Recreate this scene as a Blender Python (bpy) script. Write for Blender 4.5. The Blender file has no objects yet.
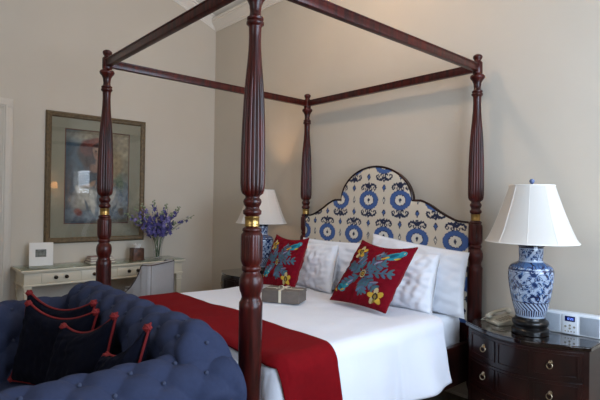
import bpy, bmesh, math, random
import numpy as np
from mathutils import Vector, Matrix, Euler
random.seed(7); rng = np.random.default_rng(7)
PI = math.pi
scn = bpy.context.scene
C = scn.collection

# ------------------------------------------------------------------ helpers
def lin(h):
    h = h.lstrip('#'); v = [int(h[i:i+2], 16) / 255 for i in (0, 2, 4)]
    return tuple((c / 12.92 if c <= .04045 else ((c + .055) / 1.055) ** 2.4) for c in v) + (1.0,)

def mat(name, col, rough=.5, metal=0, coat=0, bump=0, bscale=200, var=0, vscale=4, spec=.5, attr=None, trans=0, sheen=0, coatr=.1, emit=None, es=0, stretch=None, col2=None, subsurf=0):
    m = bpy.data.materials.new(name); m.use_nodes = True
    nt = m.node_tree; b = nt.nodes['Principled BSDF']
    c = lin(col) if isinstance(col, str) else col
    b.inputs['Base Color'].default_value = c
    b.inputs['Roughness'].default_value = rough
    b.inputs['Metallic'].default_value = metal
    b.inputs['Coat Weight'].default_value = coat
    b.inputs['Coat Roughness'].default_value = coatr
    b.inputs['Specular IOR Level'].default_value = spec
    b.inputs['Sheen Weight'].default_value = sheen
    b.inputs['Transmission Weight'].default_value = trans
    if emit: b.inputs['Emission Color'].default_value = lin(emit); b.inputs['Emission Strength'].default_value = es
    tc = nt.nodes.new('ShaderNodeTexCoord'); mp = nt.nodes.new('ShaderNodeMapping')
    nt.links.new(tc.outputs['Object'], mp.inputs['Vector'])
    if stretch: mp.inputs['Scale'].default_value = stretch
    if attr:
        a = nt.nodes.new('ShaderNodeAttribute'); a.attribute_name = attr
        nt.links.new(a.outputs['Color'], b.inputs['Base Color'])
    elif var or col2:
        n = nt.nodes.new('ShaderNodeTexNoise'); n.inputs['Scale'].default_value = vscale; n.inputs['Detail'].default_value = 5
        nt.links.new(mp.outputs['Vector'], n.inputs['Vector'])
        r = nt.nodes.new('ShaderNodeValToRGB')
        r.color_ramp.elements[0].position = .35; r.color_ramp.elements[1].position = .65
        c2 = lin(col2) if col2 else c
        r.color_ramp.elements[0].color = tuple(x * (1 - var) for x in c[:3]) + (1,)
        r.color_ramp.elements[1].color = tuple(min(1, x * (1 + var)) for x in c2[:3]) + (1,)
        nt.links.new(n.outputs['Fac'], r.inputs['Fac']); nt.links.new(r.outputs['Color'], b.inputs['Base Color'])
    if bump:
        n2 = nt.nodes.new('ShaderNodeTexNoise'); n2.inputs['Scale'].default_value = bscale; n2.inputs['Detail'].default_value = 3
        nt.links.new(tc.outputs['Object'], n2.inputs['Vector'])
        bp = nt.nodes.new('ShaderNodeBump'); bp.inputs['Strength'].default_value = bump; bp.inputs['Distance'].default_value = .01
        nt.links.new(n2.outputs['Fac'], bp.inputs['Height']); nt.links.new(bp.outputs['Normal'], b.inputs['Normal'])
    return m

def glass(name, tint=(1, 1, 1, 1), rough=.02):
    m = bpy.data.materials.new(name); m.use_nodes = True; nt = m.node_tree
    for n in list(nt.nodes): nt.nodes.remove(n)
    o = nt.nodes.new('ShaderNodeOutputMaterial'); mx = nt.nodes.new('ShaderNodeMixShader')
    t = nt.nodes.new('ShaderNodeBsdfTransparent'); t.inputs['Color'].default_value = tint
    g = nt.nodes.new('ShaderNodeBsdfGlossy'); g.inputs['Roughness'].default_value = rough
    f = nt.nodes.new('ShaderNodeFresnel'); f.inputs['IOR'].default_value = 1.5
    gm = nt.nodes.new('ShaderNodeNewGeometry'); mr = nt.nodes.new('ShaderNodeMapRange')      # thin pane: same reflectance from both sides
    mr.inputs['To Min'].default_value = 1.5; mr.inputs['To Max'].default_value = 1 / 1.5
    nt.links.new(gm.outputs['Backfacing'], mr.inputs['Value']); nt.links.new(mr.outputs['Result'], f.inputs['IOR'])
    nt.links.new(f.outputs[0], mx.inputs[0]); nt.links.new(t.outputs[0], mx.inputs[1]); nt.links.new(g.outputs[0], mx.inputs[2])
    nt.links.new(mx.outputs[0], o.inputs['Surface'])
    return m

M = dict(
    wall=mat('wall_paint', '#cfc5b6', .85, bump=.05, bscale=60, var=.02, vscale=1.5),
    white_paint=mat('white_paint', '#d3cabd', .45, var=.01),
    desk_paint=mat('warm_lit_desk_paint', '#d8cdb6', .45, var=.01),  # white desk, warm light on it put into the paint colour
    cornice=mat('cornice_paint', '#eae4da', .6),
    ceiling=mat('ceiling_paint', '#f2eee6', .8),
    carpet=mat('carpet', '#80705f', .95, bump=.8, bscale=400, var=.12, vscale=60),
    wood=mat('mahogany', '#2c0805', .36, coat=.22, coatr=.15, var=.3, vscale=6, stretch=(6, 6, .8), col2='#450f08', spec=.28),
    dark=mat('dark_mahogany', '#180706', .32, coat=.25, coatr=.1, var=.3, vscale=5, col2='#260c08', spec=.35),
    darktop=mat('polished_top', '#140907', .1, coat=1, coatr=.03, var=.2, vscale=4),
    brass=mat('brass', '#b8975a', .3, metal=1, var=.05, vscale=20),
    oldbrass=mat('aged_brass', '#a09078', .32, metal=1, var=.1, vscale=30),
    pewter=mat('dark_bronze', '#3a322a', .35, metal=1, var=.1, vscale=30),
    linen=mat('white_linen', '#e2e4ec', .8, bump=.35, bscale=9, sheen=.2),
    linen2=mat('white_cotton', '#eceef4', .8, bump=.45, bscale=10, sheen=.2),
    red=mat('red_wool', '#74060f', .95, bump=.3, bscale=350, var=.06, vscale=40, spec=.15),
    ikat=mat('ikat_fabric', '#ffffff', .85, attr='Col', bump=.15, bscale=500),
    embroid=mat('embroidered_wool', '#ffffff', .95, attr='Col', bump=.3, bscale=300, spec=.15),
    redback=mat('cushion_red_back', '#7c0a16', .9, bump=.2, bscale=300, var=.04, vscale=30),
    sofa=mat('slate_blue_upholstery', '#2e3650', .9, bump=.2, bscale=450, var=.05, vscale=80, spec=.25),
    navy=mat('navy_fabric', '#090b19', .95, bump=.2, bscale=400, var=.08, vscale=60, spec=.15),
    piping=mat('red_piping', '#7a0c10', .7, bump=.3, bscale=300, var=.08, vscale=60),
    button=mat('sofa_button', '#343c54', .8, bump=.2, bscale=400),
    chairfab=mat('grey_linen_upholstery', '#a5a2a2', .9, bump=.2, bscale=400, var=.04, vscale=80),
    chairtrim=mat('brown_trim', '#35231a', .6, bump=.2, bscale=200),
    gilt=mat('bronze_gilt_frame', '#66543a', .5, metal=.2, bump=.4, bscale=90, var=.25, vscale=40),
    matboard=mat('sage_mat_board', '#8a8774', .85, var=.03, vscale=10),
    innerline=mat('red_brown_fillet', '#5a3020', .6, var=.1, vscale=20),
    painting=mat('painting', '#ffffff', .75, attr='Col'),
    glass=glass('clear_glass'),
    tableglass=glass('table_glass', (.86, .93, .89, 1)),
    finialblue=mat('blue_porcelain_knob', '#5a6a94', .2, coat=.6, var=.3, vscale=80),
    jar=mat('blue_white_porcelain', '#ffffff', .15, attr='Col', coat=.8, coatr=.04),
    black=mat('black_lacquer', '#090809', .3, coat=.2, coatr=.1, var=.1, spec=.3),
    phone=mat('beige_plastic', '#b9b3a2', .4, var=.02), phonekey=mat('phone_keys', '#8f8a7c', .5),
    dock=mat('white_plastic', '#dde1e6', .45, var=.01), grille=mat('silver_speaker_cloth', '#a9b1bb', .8, bump=.6, bscale=900, var=.05, vscale=300),
    screen=mat('blue_screen', '#0b1030', .15, emit='#10206a', es=.35), digits=mat('screen_digits', '#8aa0e0', .3, emit='#6a8cff', es=1.0),
    tissuewood=mat('walnut', '#4a2c1e', .45, var=.3, vscale=25, col2='#5c3826'),
    tissue=mat('tissue_paper', '#e6e2da', .9, bump=.1, bscale=60),
    stem=mat('green_stem', '#3f5a30', .7, var=.2, vscale=20), leaf=mat('leaf_green', '#4a6238', .7, var=.25, vscale=30, col2='#6a7a4c'),
    petal=mat('violet_petal', '#40386f', .8, var=.25, vscale=90, col2='#5a5290'), petal2=mat('mauve_petal', '#64588e', .7, var=.2, vscale=90, col2='#8a80b8'),
    bud=mat('pale_green_bud', '#8a9472', .7, var=.15, vscale=60),
    gift=mat('taupe_wrapping', '#6a6058', .55, var=.06, vscale=30, bump=.1, bscale=100), ribbon=mat('cream_ribbon', '#d6ccb4', .5, var=.04, vscale=40, sheen=.3),
    paper=mat('book_pages', '#d8d0c0', .9), cover=mat('dusty_pink_cover', '#9a7a76', .6, var=.05, vscale=30), cover2=mat('plum_cover', '#5a4550', .6, var=.05, vscale=30),
    photo=mat('dark_print', '#3a3c38', .5, var=.4, vscale=30, col2='#6a6c64'),
    frosted=mat('warm_lamp_shade', '#e8d8b8', .8, emit='#ffb060', es=6),
    pipew=mat('white_edge_cord', '#eeeae4', .7),
    water=mat('water', '#c8d0c0', .05, trans=1),
)
def shade_mat():
    m = bpy.data.materials.new('cream_lampshade_silk'); m.use_nodes = True; nt = m.node_tree
    b = nt.nodes['Principled BSDF']; b.inputs['Base Color'].default_value = lin('#eae6e0'); b.inputs['Roughness'].default_value = .85
    tr = nt.nodes.new('ShaderNodeBsdfTranslucent'); tr.inputs['Color'].default_value = lin('#e8e2d8')
    n = nt.nodes.new('ShaderNodeTexNoise'); n.inputs['Scale'].default_value = 300
    bp = nt.nodes.new('ShaderNodeBump'); bp.inputs['Strength'].default_value = .1; bp.inputs['Distance'].default_value = .002
    nt.links.new(n.outputs['Fac'], bp.inputs['Height']); nt.links.new(bp.outputs['Normal'], b.inputs['Normal'])
    mx = nt.nodes.new('ShaderNodeMixShader'); mx.inputs[0].default_value = .35
    nt.links.new(b.outputs[0], mx.inputs[1]); nt.links.new(tr.outputs[0], mx.inputs[2]); nt.links.new(mx.outputs[0], nt.nodes['Material Output'].inputs['Surface'])
    return m
M['shade'] = shade_mat()

def mkobj(name, verts, faces, m, parent=None, smooth=True, angle=40, col=None):
    me = bpy.data.meshes.new(name); me.from_pydata([tuple(v) for v in verts], [], [tuple(f) for f in faces])
    me.update(); bm = bmesh.new(); bm.from_mesh(me); bmesh.ops.recalc_face_normals(bm, faces=bm.faces); bm.to_mesh(me); bm.free()
    if smooth:
        me.shade_smooth(); me.set_sharp_from_angle(angle=math.radians(angle))
    if col is not None:
        a = me.color_attributes.new('Col', 'FLOAT_COLOR', 'POINT')
        c = np.ones((len(me.vertices), 4), np.float32); c[:, :3] = col; a.data.foreach_set('color', c.ravel())
    if m: me.materials.append(m if not isinstance(m, str) else M[m])
    o = bpy.data.objects.new(name, me); C.objects.link(o)
    if parent: o.parent = parent
    return o

class MB:
    """collects shapes into one mesh"""
    def __init__(s): s.v = []; s.f = []
    def add(s, V, F, T=None):
        n = len(s.v)
        for p in V:
            p = Vector(p); s.v.append(T @ p if T else p)
        s.f += [tuple(i + n for i in f) for f in F]
    def box(s, x0, x1, y0, y1, z0, z1, bev=.003, T=None, seg=2):
        bm = bmesh.new(); bmesh.ops.create_cube(bm, size=1)
        for v in bm.verts:
            v.co = Vector(((x0 + x1) / 2 + v.co.x * (x1 - x0), (y0 + y1) / 2 + v.co.y * (y1 - y0), (z0 + z1) / 2 + v.co.z * (z1 - z0)))
        if bev: bmesh.ops.bevel(bm, geom=bm.edges[:], offset=min(bev, .45 * min(abs(x1 - x0), abs(y1 - y0), abs(z1 - z0))), segments=seg, profile=.5, affect='EDGES')
        bm.verts.index_update(); s.add([v.co.copy() for v in bm.verts], [[v.index for v in f.verts] for f in bm.faces], T); bm.free(); return s
    def lathe(s, prof, n=32, cx=0, cy=0, T=None, rf=None, caps=True):
        V = []; F = []
        for (r, z) in prof:
            for k in range(n):
                a = 2 * PI * k / n; rr = r * (rf(a, z) if rf else 1)
                V.append((cx + rr * math.cos(a), cy + rr * math.sin(a), z))
        for i in range(len(prof) - 1):
            for k in range(n):
                k2 = (k + 1) % n; F.append((i * n + k, i * n + k2, (i + 1) * n + k2, (i + 1) * n + k))
        if caps: F.append(tuple(reversed(range(n)))); F.append(tuple(range((len(prof) - 1) * n, len(prof) * n)))
        s.add(V, F, T); return s
    def tube(s, pts, r, n=8, closed=False, T=None):
        pts = [Vector(p) for p in pts]; V = []; F = []; m = len(pts); ref = None
        for i, p in enumerate(pts):
            a = pts[(i - 1) % m] if (closed or i > 0) else p; b = pts[(i + 1) % m] if (closed or i < m - 1) else p
            t = (b - a).normalized()
            if ref is None: ref = t.orthogonal().normalized()
            ref = (ref - t * ref.dot(t)).normalized(); w = t.cross(ref)
            rr = r[i] if isinstance(r, (list, tuple)) else r
            for k in range(n):
                an = 2 * PI * k / n; V.append(p + ref * rr * math.cos(an) + w * rr * math.sin(an))
        for i in range(m if closed else m - 1):
            j = (i + 1) % m
            for k in range(n):
                k2 = (k + 1) % n; F.append((i * n + k, i * n + k2, j * n + k2, j * n + k))
        if not closed: F.append(tuple(reversed(range(n)))); F.append(tuple(range((m - 1) * n, m * n)))
        s.add(V, F, T); return s
    def prism(s, pts, z0, z1, T=None, inset=0):
        n = len(pts); V = [(x, y, z0) for x, y in pts] + [(x, y, z1) for x, y in pts]
        F = [tuple(reversed(range(n))), tuple(range(n, 2 * n))] + [(i, (i + 1) % n, n + (i + 1) % n, n + i) for i in range(n)]
        s.add(V, F, T); return s
    def ball(s, c, r, sx=1, sy=1, sz=1, T=None, seg=16):
        n = seg; m = max(6, seg // 2); V = []; F = []
        for i in range(1, m):
            t = PI * i / m
            for k in range(n):
                a = 2 * PI * k / n
                V.append((c[0] + r * sx * math.sin(t) * math.cos(a), c[1] + r * sy * math.sin(t) * math.sin(a), c[2] + r * sz * math.cos(t)))
        for i in range(m - 2):
            for k in range(n):
                k2 = (k + 1) % n; F.append((i * n + k, (i + 1) * n + k, (i + 1) * n + k2, i * n + k2))
        V.append((c[0], c[1], c[2] + r * sz)); V.append((c[0], c[1], c[2] - r * sz)); a, b = len(V) - 2, len(V) - 1
        for k in range(n):
            k2 = (k + 1) % n; F.append((a, k, k2)); F.append((b, (m - 2) * n + k2, (m - 2) * n + k))
        s.add(V, F, T); return s
    def grid(s, nu, nv, fn, closed_u=False, T=None):
        V = [fn(i / (nu - (0 if closed_u else 1)), j / (nv - 1)) for j in range(nv) for i in range(nu)]; F = []
        for j in range(nv - 1):
            for i in range(nu if closed_u else nu - 1):
                i2 = (i + 1) % nu; F.append((j * nu + i, j * nu + i2, (j + 1) * nu + i2, (j + 1) * nu + i))
        s.add(V, F, T); return s
    def build(s, name, m, parent=None, smooth=True, angle=40, col=None): return mkobj(name, s.v, s.f, m, parent, smooth, angle, col)

def empty(name, loc, label=None, cat=None, group=None, rz=0):
    o = bpy.data.objects.new(name, None); C.objects.link(o); o.location = loc; o.rotation_euler = (0, 0, rz); o.empty_display_size = .1
    if label: tag(o, label, cat, group)
    return o
def tag(o, label, cat, group=None, kind=None):
    o['label'] = label; o['category'] = cat
    if group: o['group'] = group
    if kind: o['kind'] = kind
    return o
def struct(o): o['kind'] = 'structure'; return o
def kids(o): return [c for c in bpy.data.objects if c.parent == o]
def copy_tree(o, parent=None):
    c = o.copy(); C.objects.link(c); c.parent = parent
    for ch in kids(o): copy_tree(ch, c)
    return c
def smst(a, b, x): t = min(1, max(0, (x - a) / (b - a))); return t * t * (3 - 2 * t)
def interp(x, xs, ys): return float(np.interp(x, xs, ys))
def catmull(pts, n=8):
    P = [np.array(p, float) for p in pts]; P = [2 * P[0] - P[1]] + P + [2 * P[-1] - P[-2]]; out = []
    for i in range(1, len(P) - 2):
        for k in range(n):
            t = k / n; a, b, c, d = P[i - 1], P[i], P[i + 1], P[i + 2]
            out.append(.5 * ((2 * b) + (-a + c) * t + (2 * a - 5 * b + 4 * c - d) * t * t + (-a + 3 * b - 3 * c + d) * t ** 3))
    out.append(P[-2]); return out
class Wave:
    """smooth seamless random field"""
    def __init__(s, seed, n=14, f0=1, f1=4):
        r = np.random.default_rng(seed); s.k = r.uniform(f0, f1, n)[:, None] * np.stack([np.cos(a := r.uniform(0, 2 * PI, n)), np.sin(a)], 1)
        s.p = r.uniform(0, 2 * PI, n); s.n = n
    def __call__(s, x, y): return float(np.sum(np.cos(s.k[:, 0] * x + s.k[:, 1] * y + s.p)) / math.sqrt(s.n))

# ------------------------------------------------------------------ camera
def basis(yaw, pitch, roll):
    f = Vector((math.sin(yaw) * math.cos(pitch), math.cos(yaw) * math.cos(pitch), math.sin(pitch)))
    r = Vector((math.cos(yaw), -math.sin(yaw), 0)); u = r.cross(f); c, s = math.cos(roll), math.sin(roll)
    return c * r + s * u, -s * r + c * u, f
Rv, Uv, Dv = basis(-.8424, .0056, .0155)
cam = bpy.data.cameras.new('camera'); co = bpy.data.objects.new('camera', cam); C.objects.link(co)
cam.sensor_fit = 'HORIZONTAL'; cam.sensor_width = 36; cam.lens = 482.33 / 600 * 36; cam.clip_start = .05
co.matrix_world = Matrix(((Rv.x, Uv.x, -Dv.x, 3.596), (Rv.y, Uv.y, -Dv.y, -3.288), (Rv.z, Uv.z, -Dv.z, 1.457), (0, 0, 0, 1)))
scn.camera = co

# ------------------------------------------------------------------ room
XL, XR, YB, YF = -1.946, 4.45, .112, -5.2      # left wall, right wall, headboard wall, rear wall
ZE, SL = 3.86, .37                             # eave height, ceiling slope
YR = -2.55; ZR = ZE + SL * (YB - YR)
T = .15
struct(MB().box(XL - T, XR + T, YF - T, YB + T, -.1, 0, 0).build('floor', 'carpet'))
def gable(x0, x1):
    pts = [(YF - T, 0), (YB + T, 0), (YB + T, ZE - SL * T), (YR, ZR), (YF - T, ZE - SL * T)]
    mb = MB(); V = [(x0, y, z) for y, z in pts] + [(x1, y, z) for y, z in pts]
    F = [(0, 1, 2, 3, 4), (5, 6, 7, 8, 9)] + [(i, (i + 1) % 5, 5 + (i + 1) % 5, 5 + i) for i in range(5)]
    mb.add(V, F); return mb
struct(gable(XL - T, XL).build('wall_left', 'wall', smooth=False))
# right wall with a wide window opening
W1 = (-2.5, -.40, .95, 3.10)
mb = MB(); y0, y1, z0, z1 = W1
mb.box(XR, XR + T, YF - T, y0, 0, 3.4, 0).box(XR, XR + T, y1, YB + T, 0, 3.4, 0).box(XR, XR + T, y0, y1, 0, z0, 0).box(XR, XR + T, y0, y1, z1, 3.4, 0)
V = [(x, y, z) for x in (XR, XR + T) for y, z in [(YF - T, 3.4), (YB + T, 3.4), (YB + T, ZE - SL * T), (YR, ZR), (YF - T, ZE - SL * T)]]
mb.add(V, [(0, 1, 2, 3, 4), (5, 6, 7, 8, 9)] + [(i, (i + 1) % 5, 5 + (i + 1) % 5, 5 + i) for i in range(5)])
struct(mb.build('wall_right', 'wall', smooth=False))
# headboard wall with small window right of the frame
W2 = (2.93, 4.12, 1.30, 2.14)
mb = MB(); x0, x1, z0, z1 = W2
mb.box(XL, x0, YB, YB + T, 0, ZE, 0).box(x1, XR, YB, YB + T, 0, ZE, 0).box(x0, x1, YB, YB + T, 0, z0, 0).box(x0, x1, YB, YB + T, z1, ZE, 0)
struct(mb.build('wall_back', 'wall', smooth=False))
W3 = (2.1, 3.9, 1.5, 3.1)  # opening for the added fill window in the rear wall
mb = MB(); x0, x1, z0, z1 = W3
mb.box(XL, x0, YF - T, YF, 0, ZE, 0).box(x1, XR, YF - T, YF, 0, ZE, 0).box(x0, x1, YF - T, YF, 0, z0, 0).box(x0, x1, YF - T, YF, z1, ZE, 0)
struct(mb.build('wall_front', 'wall', smooth=False))
mb = MB()
for (ya, za, yb, zb) in ((YB + T, ZE - SL * T, YR, ZR), (YF - T, ZE - SL * T, YR, ZR)):
    V = [(x, y, z + d) for x in (XL - T, XR + T) for (y, z) in ((ya, za), (yb, zb)) for d in (0, .1)]
    mb.add(V, [(0, 2, 6, 4), (1, 3, 7, 5), (0, 1, 3, 2), (4, 5, 7, 6), (0, 1, 5, 4), (2, 3, 7, 6)])
struct(mb.build('ceiling', 'ceiling', smooth=False))
# cornices: profile (out from wall, down from ceiling)
prof = [(0, -.0), (0, .135), (.012, .135), (.014, .118), (.024, .114), (.026, .1), (.04, .085), (.062, .062), (.085, .045), (.09, .03), (.108, .026), (.11, 0)]
def sweep(p0, p1, out, up, name):
    p0, p1, out, up = map(Vector, (p0, p1, out, up)); mb = MB(); n = len(prof)
    V = [p + out * a - up * b for p in (p0, p1) for a, b in prof]
    mb.add(V, [(i, (i + 1) % n, n + (i + 1) % n, n + i) for i in range(n)] + [tuple(range(n)), tuple(range(n, 2 * n))])
    return struct(mb.build(name, 'cornice', angle=25))
sweep((XL, YB, ZE - .02), (XR, YB, ZE - .02), (0, -1, 0), (0, 0, 1), 'trim_1')
sweep((XL, YB, ZE - .01), (XL, YR, ZR - .01), (1, 0, 0), (0, 0, 1), 'trim_2')
struct(MB().box(XL, XL + .018, -2.20, YB, 0, .16, .004).box(XL, XL + .024, -2.20, YB, 0, .03, .004).build('baseboard_left', 'white_paint'))
struct(MB().box(XL + .018, XR, YB - .018, YB, 0, .16, .004).box(XL + .018, XR, YB - .024, YB, 0, .03, .004).build('baseboard_back', 'white_paint'))
# door on the left wall
d = MB().box(XL, XL + .02, -3.31, -2.33, 0, 2.35, .003).build('door_1', 'white_paint'); struct(d)
for (a, b, c2, e) in ((-3.2, -2.87, .2, 1.0), (-2.77, -2.44, .2, 1.0), (-3.2, -2.87, 1.15, 2.22), (-2.77, -2.44, 1.15, 2.22)):
    MB().box(XL + .018, XL + .028, a, b, c2, e, .008).build('door_panel', 'white_paint', d)
MB().lathe([(.012, 0), (.012, .03), (.028, .035), (.03, .05), (.02, .06), (0.001, .062)], 20, T=Matrix.Translation((XL + .02, -3.22, 1.0)) @ Matrix.Rotation(PI / 2, 4, 'Y')).build('door_handle', 'brass', d)
mb = MB()
for (a, b, w) in ((0, .10, .024), (.012, .085, .032), (.03, .05, .04)):
    mb.box(XL, XL + w, -2.33 + a, -2.33 + b, 0, 2.35 + a, .004)
    mb.box(XL, XL + w, -3.41 + .1 - b, -3.41 + .1 - a, 0, 2.35 + a, .004)
    mb.box(XL, XL + w, -3.31 - b, -2.33 + b, 2.35 + a, 2.35 + b, .004)
struct(mb.build('trim_3', 'white_paint'))
# windows
def window(name, axis, a0, a1, z0, z1, w0, nm, nh):
    """axis 'x': opening in the wall normal x at w0; axis 'y': wall normal y"""
    def bx(mb, p, q, r, s_, t0, t1):
        if axis == 'x': mb.box(t0, t1, p, q, r, s_, .004)
        else: mb.box(p, q, t0, t1, r, s_, .004)
    m = MB(); f = .06
    bx(m, a0, a0 + f, z0, z1, w0 + .02, w0 + .09); bx(m, a1 - f, a1, z0, z1, w0 + .02, w0 + .09); bx(m, a0 + f, a1 - f, z0, z0 + f, w0 + .02, w0 + .09); bx(m, a0 + f, a1 - f, z1 - f, z1, w0 + .02, w0 + .09)
    for i in range(1, nm):
        c = a0 + (a1 - a0) * i / nm; bx(m, c - .018, c + .018, z0 + f, z1 - f, w0 + .035, w0 + .075)
    for i in range(1, nh):
        c = z0 + (z1 - z0) * i / nh; bx(m, a0 + f, a1 - f, c - .012, c + .012, w0 + .04, w0 + .07)
    o = struct(m.build(name, 'white_paint'))
    g = MB(); bx(g, a0 + f, a1 - f, z0 + f, z1 - f, w0 + .052, w0 + .058); g.build('pane', 'glass', o)
    return o
window('window_1', 'x', W1[0], W1[1], W1[2], W1[3], XR, 3, 2)
window('window_2', 'y', W2[0], W2[1], W2[2], W2[3], YB, 1, 2)
window('fill_window', 'y', W3[0], W3[1], W3[2], W3[3], YF - T, 2, 2)  # unseen rear window, added to brighten the headboard wall
m = MB()
for i in range(13):
    z = W2[2] + .07 + i * .054; m.box(W2[0] + .06, W2[1] - .06, -.02, .02, -.002, .002, .001, T=Matrix.Translation((0, YB + .025, z)) @ Matrix.Rotation(.45, 4, 'X'))
struct(m.build('trim_4', 'white_paint'))

# ------------------------------------------------------------------ lights
def area(name, loc, rot, sx, sy, power, col):
    l = bpy.data.lights.new(name, 'AREA'); l.shape = 'RECTANGLE'; l.size = sx; l.size_y = sy; l.energy = power; l.color = col
    o = bpy.data.objects.new(name, l); C.objects.link(o); o.location = loc; o.rotation_euler = rot; return o
area('daylight_side', (XR + .13, (W1[0] + W1[1]) / 2, (W1[2] + W1[3]) / 2), (0, PI / 2, 0), W1[3] - W1[2] - .05, W1[1] - W1[0] - .05, 128, (.63, .79, 1.0))
area('daylight_back', ((W2[0] + W2[1]) / 2, YB + .13, (W2[2] + W2[3]) / 2), (-PI / 2, 0, 0), W2[1] - W2[0] - .05, W2[3] - W2[2] - .05, 26, (.75, .86, 1.0))
area('front_fill', ((W3[0] + W3[1]) / 2, YF - T + .01, (W3[2] + W3[3]) / 2), (PI / 2, 0, 0), W3[1] - W3[0] - .05, W3[3] - W3[2] - .05, 16, (.95, .93, .92))  # fill light in the added rear window
def point(name, loc, power, col, r=.05):
    l = bpy.data.lights.new(name, 'POINT'); l.energy = power; l.color = col; l.shadow_soft_size = r
    o = bpy.data.objects.new(name, l); C.objects.link(o); o.location = loc; return o
w = bpy.data.worlds.new('world'); scn.world = w; w.use_nodes = True
w.node_tree.nodes['Background'].inputs[0].default_value = (.65, .8, 1, 1); w.node_tree.nodes['Background'].inputs[1].default_value = 1.5

# ------------------------------------------------------------------ bed frame
BW, BL = 1.83, 2.0
bed = empty('four_poster_bed', (0, 0, 0), 'tall dark mahogany four-poster bed frame with reeded posts, brass rings and an ikat headboard', 'bed')
# (z, radius, reed amplitude)
PP = [(0, .03, 0), (.02, .04, 0), (.10, .034, 0), (.16, .05, 0), (.2, .052, 0), (.52, .052, 0), (.54, .049, 0), (.98, .051, 0), (1.005, .051, 0), (1.015, .045, 0), (1.03, .040, 0), (1.045, .043, 0), (1.06, .049, 0),
      (1.085, .0525, 0), (1.11, .051, 0), (1.13, .044, 0), (1.138, .037, 0), (1.145, .036, 0), (1.15, .042, 0), (1.165, .042, 0), (1.17, .037, 0), (1.176, .040, 0), (1.19, .046, .2), (1.205, .0475, .5), (1.30, .0475, .5), (1.312, .046, .3),
      (1.318, .041, 0), (1.323, .038, 0), (1.328, .042, 0), (1.338, .042, 0), (1.344, .033, 0), (1.346, .0305, 0), (1.394, .0305, 0), (1.398, .034, 0), (1.403, .041, 0), (1.418, .042, 0), (1.424, .035, 0), (1.43, .031, 0), (1.437, .032, 0),
      (1.445, .038, 0), (1.458, .042, 0), (1.468, .039, 0), (1.476, .032, 0), (1.484, .033, 0), (1.495, .042, .5), (1.51, .047, 1), (1.54, .0492, 1), (1.60, .0492, 1), (1.70, .0485, 1), (1.80, .046, 1), (1.92, .0415, 1), (2.0, .0365, .8), (2.08, .030, .4), (2.14, .026, .2),
      (2.2, .0245, .05), (2.245, .0255, 0), (2.252, .031, 0), (2.258, .038, 0), (2.268, .038, 0), (2.274, .031, 0), (2.279, .036, 0), (2.288, .036, 0), (2.295, .026, 0), (2.315, .0235, 0), (2.345, .027, 0), (2.365, .035, 0), (2.38, .047, 0), (2.392, .050, 0), (2.402, .046, 0), (2.41, .034, 0), (2.415, .031, 0),
      (2.42, .033, 0), (2.495, .033, 0), (2.50, .028, 0), (2.506, .022, 0), (2.512, .021, 0), (2.520, .026, 0), (2.53, .031, 0), (2.54, .032, 0), (2.548, .028, 0), (2.556, .016, 0), (2.558, .003, 0)]
def post_mesh():
    zs = [];
    for i in range(len(PP) - 1):
        n = 1 if PP[i + 1][0] - PP[i][0] < .02 else max(1, int((PP[i + 1][0] - PP[i][0]) / .03))
        for k in range(n): zs.append(PP[i][0] + (PP[i + 1][0] - PP[i][0]) * k / n)
    zs.append(PP[-1][0]); Z = [p[0] for p in PP]
    pr = [(interp(z, Z, [p[1] for p in PP]) * (1.13 if 1.49 < z < 2.25 else 1.05 if z > 2.25 else 1.04 if .2 < z < 1.335 else 1), z) for z in zs]
    amp = [p[2] for p in PP]
    return MB().lathe(pr, 112, rf=lambda a, z: 1 - .10 * interp(z, Z, amp) * (1 - abs(math.sin(8 * a)) ** .7))
pm = post_mesh()
posts = []
for i, (x, y) in enumerate(((0, 0), (BW, 0), (0, -BL), (BW, -BL))):
    if i == 0:
        p = pm.build('bed_post', 'wood', bed, angle=55)
        rg = MB().lathe([(.0315, 1.347), (.034, 1.349), (.034, 1.354), (.0325, 1.356), (.0325, 1.384), (.034, 1.386), (.034, 1.391), (.0315, 1.393)], 48).build('brass_ring', 'brass', p)
        rg['label'] = 'polished brass ring'
    else: p = copy_tree(posts[0], bed)
    p.location = (x, y, 0); posts.append(p)
zr = 2.458
for (a, b) in (((0, 0), (BW, 0)), ((0, -BL), (BW, -BL)), ((0, -BL), (0, 0)), ((BW, -BL), (BW, 0))):
    mb = MB(); e = .025; h = .028
    if a[1] == b[1]: mb.box(a[0] + e, b[0] - e, a[1] - .021, a[1] + .021, zr - h, zr + h, .006).box(a[0] + e, b[0] - e, a[1] - .025, a[1] + .025, zr + h - .01, zr + h, .003)
    else: mb.box(a[0] - .021, a[0] + .021, a[1] + e, b[1] - e, zr - h, zr + h, .006).box(a[0] - .025, a[0] + .025, a[1] + e, b[1] - e, zr + h - .01, zr + h, .003)
    mb.build('canopy_rail', 'wood', bed)
for x in (0, BW):
    MB().box(x - .022, x + .022, -BL + .04, -.04, .22, .49, .006).build('side_rail', 'dark', bed)
MB().box(.04, BW - .04, -BL - .022, -BL + .022, .22, .49, .006).build('foot_rail', 'dark', bed)
MB().box(.03, BW - .03, -BL + .03, -.03, .30, .36, .004).build('slat_base', 'dark', bed)
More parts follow.
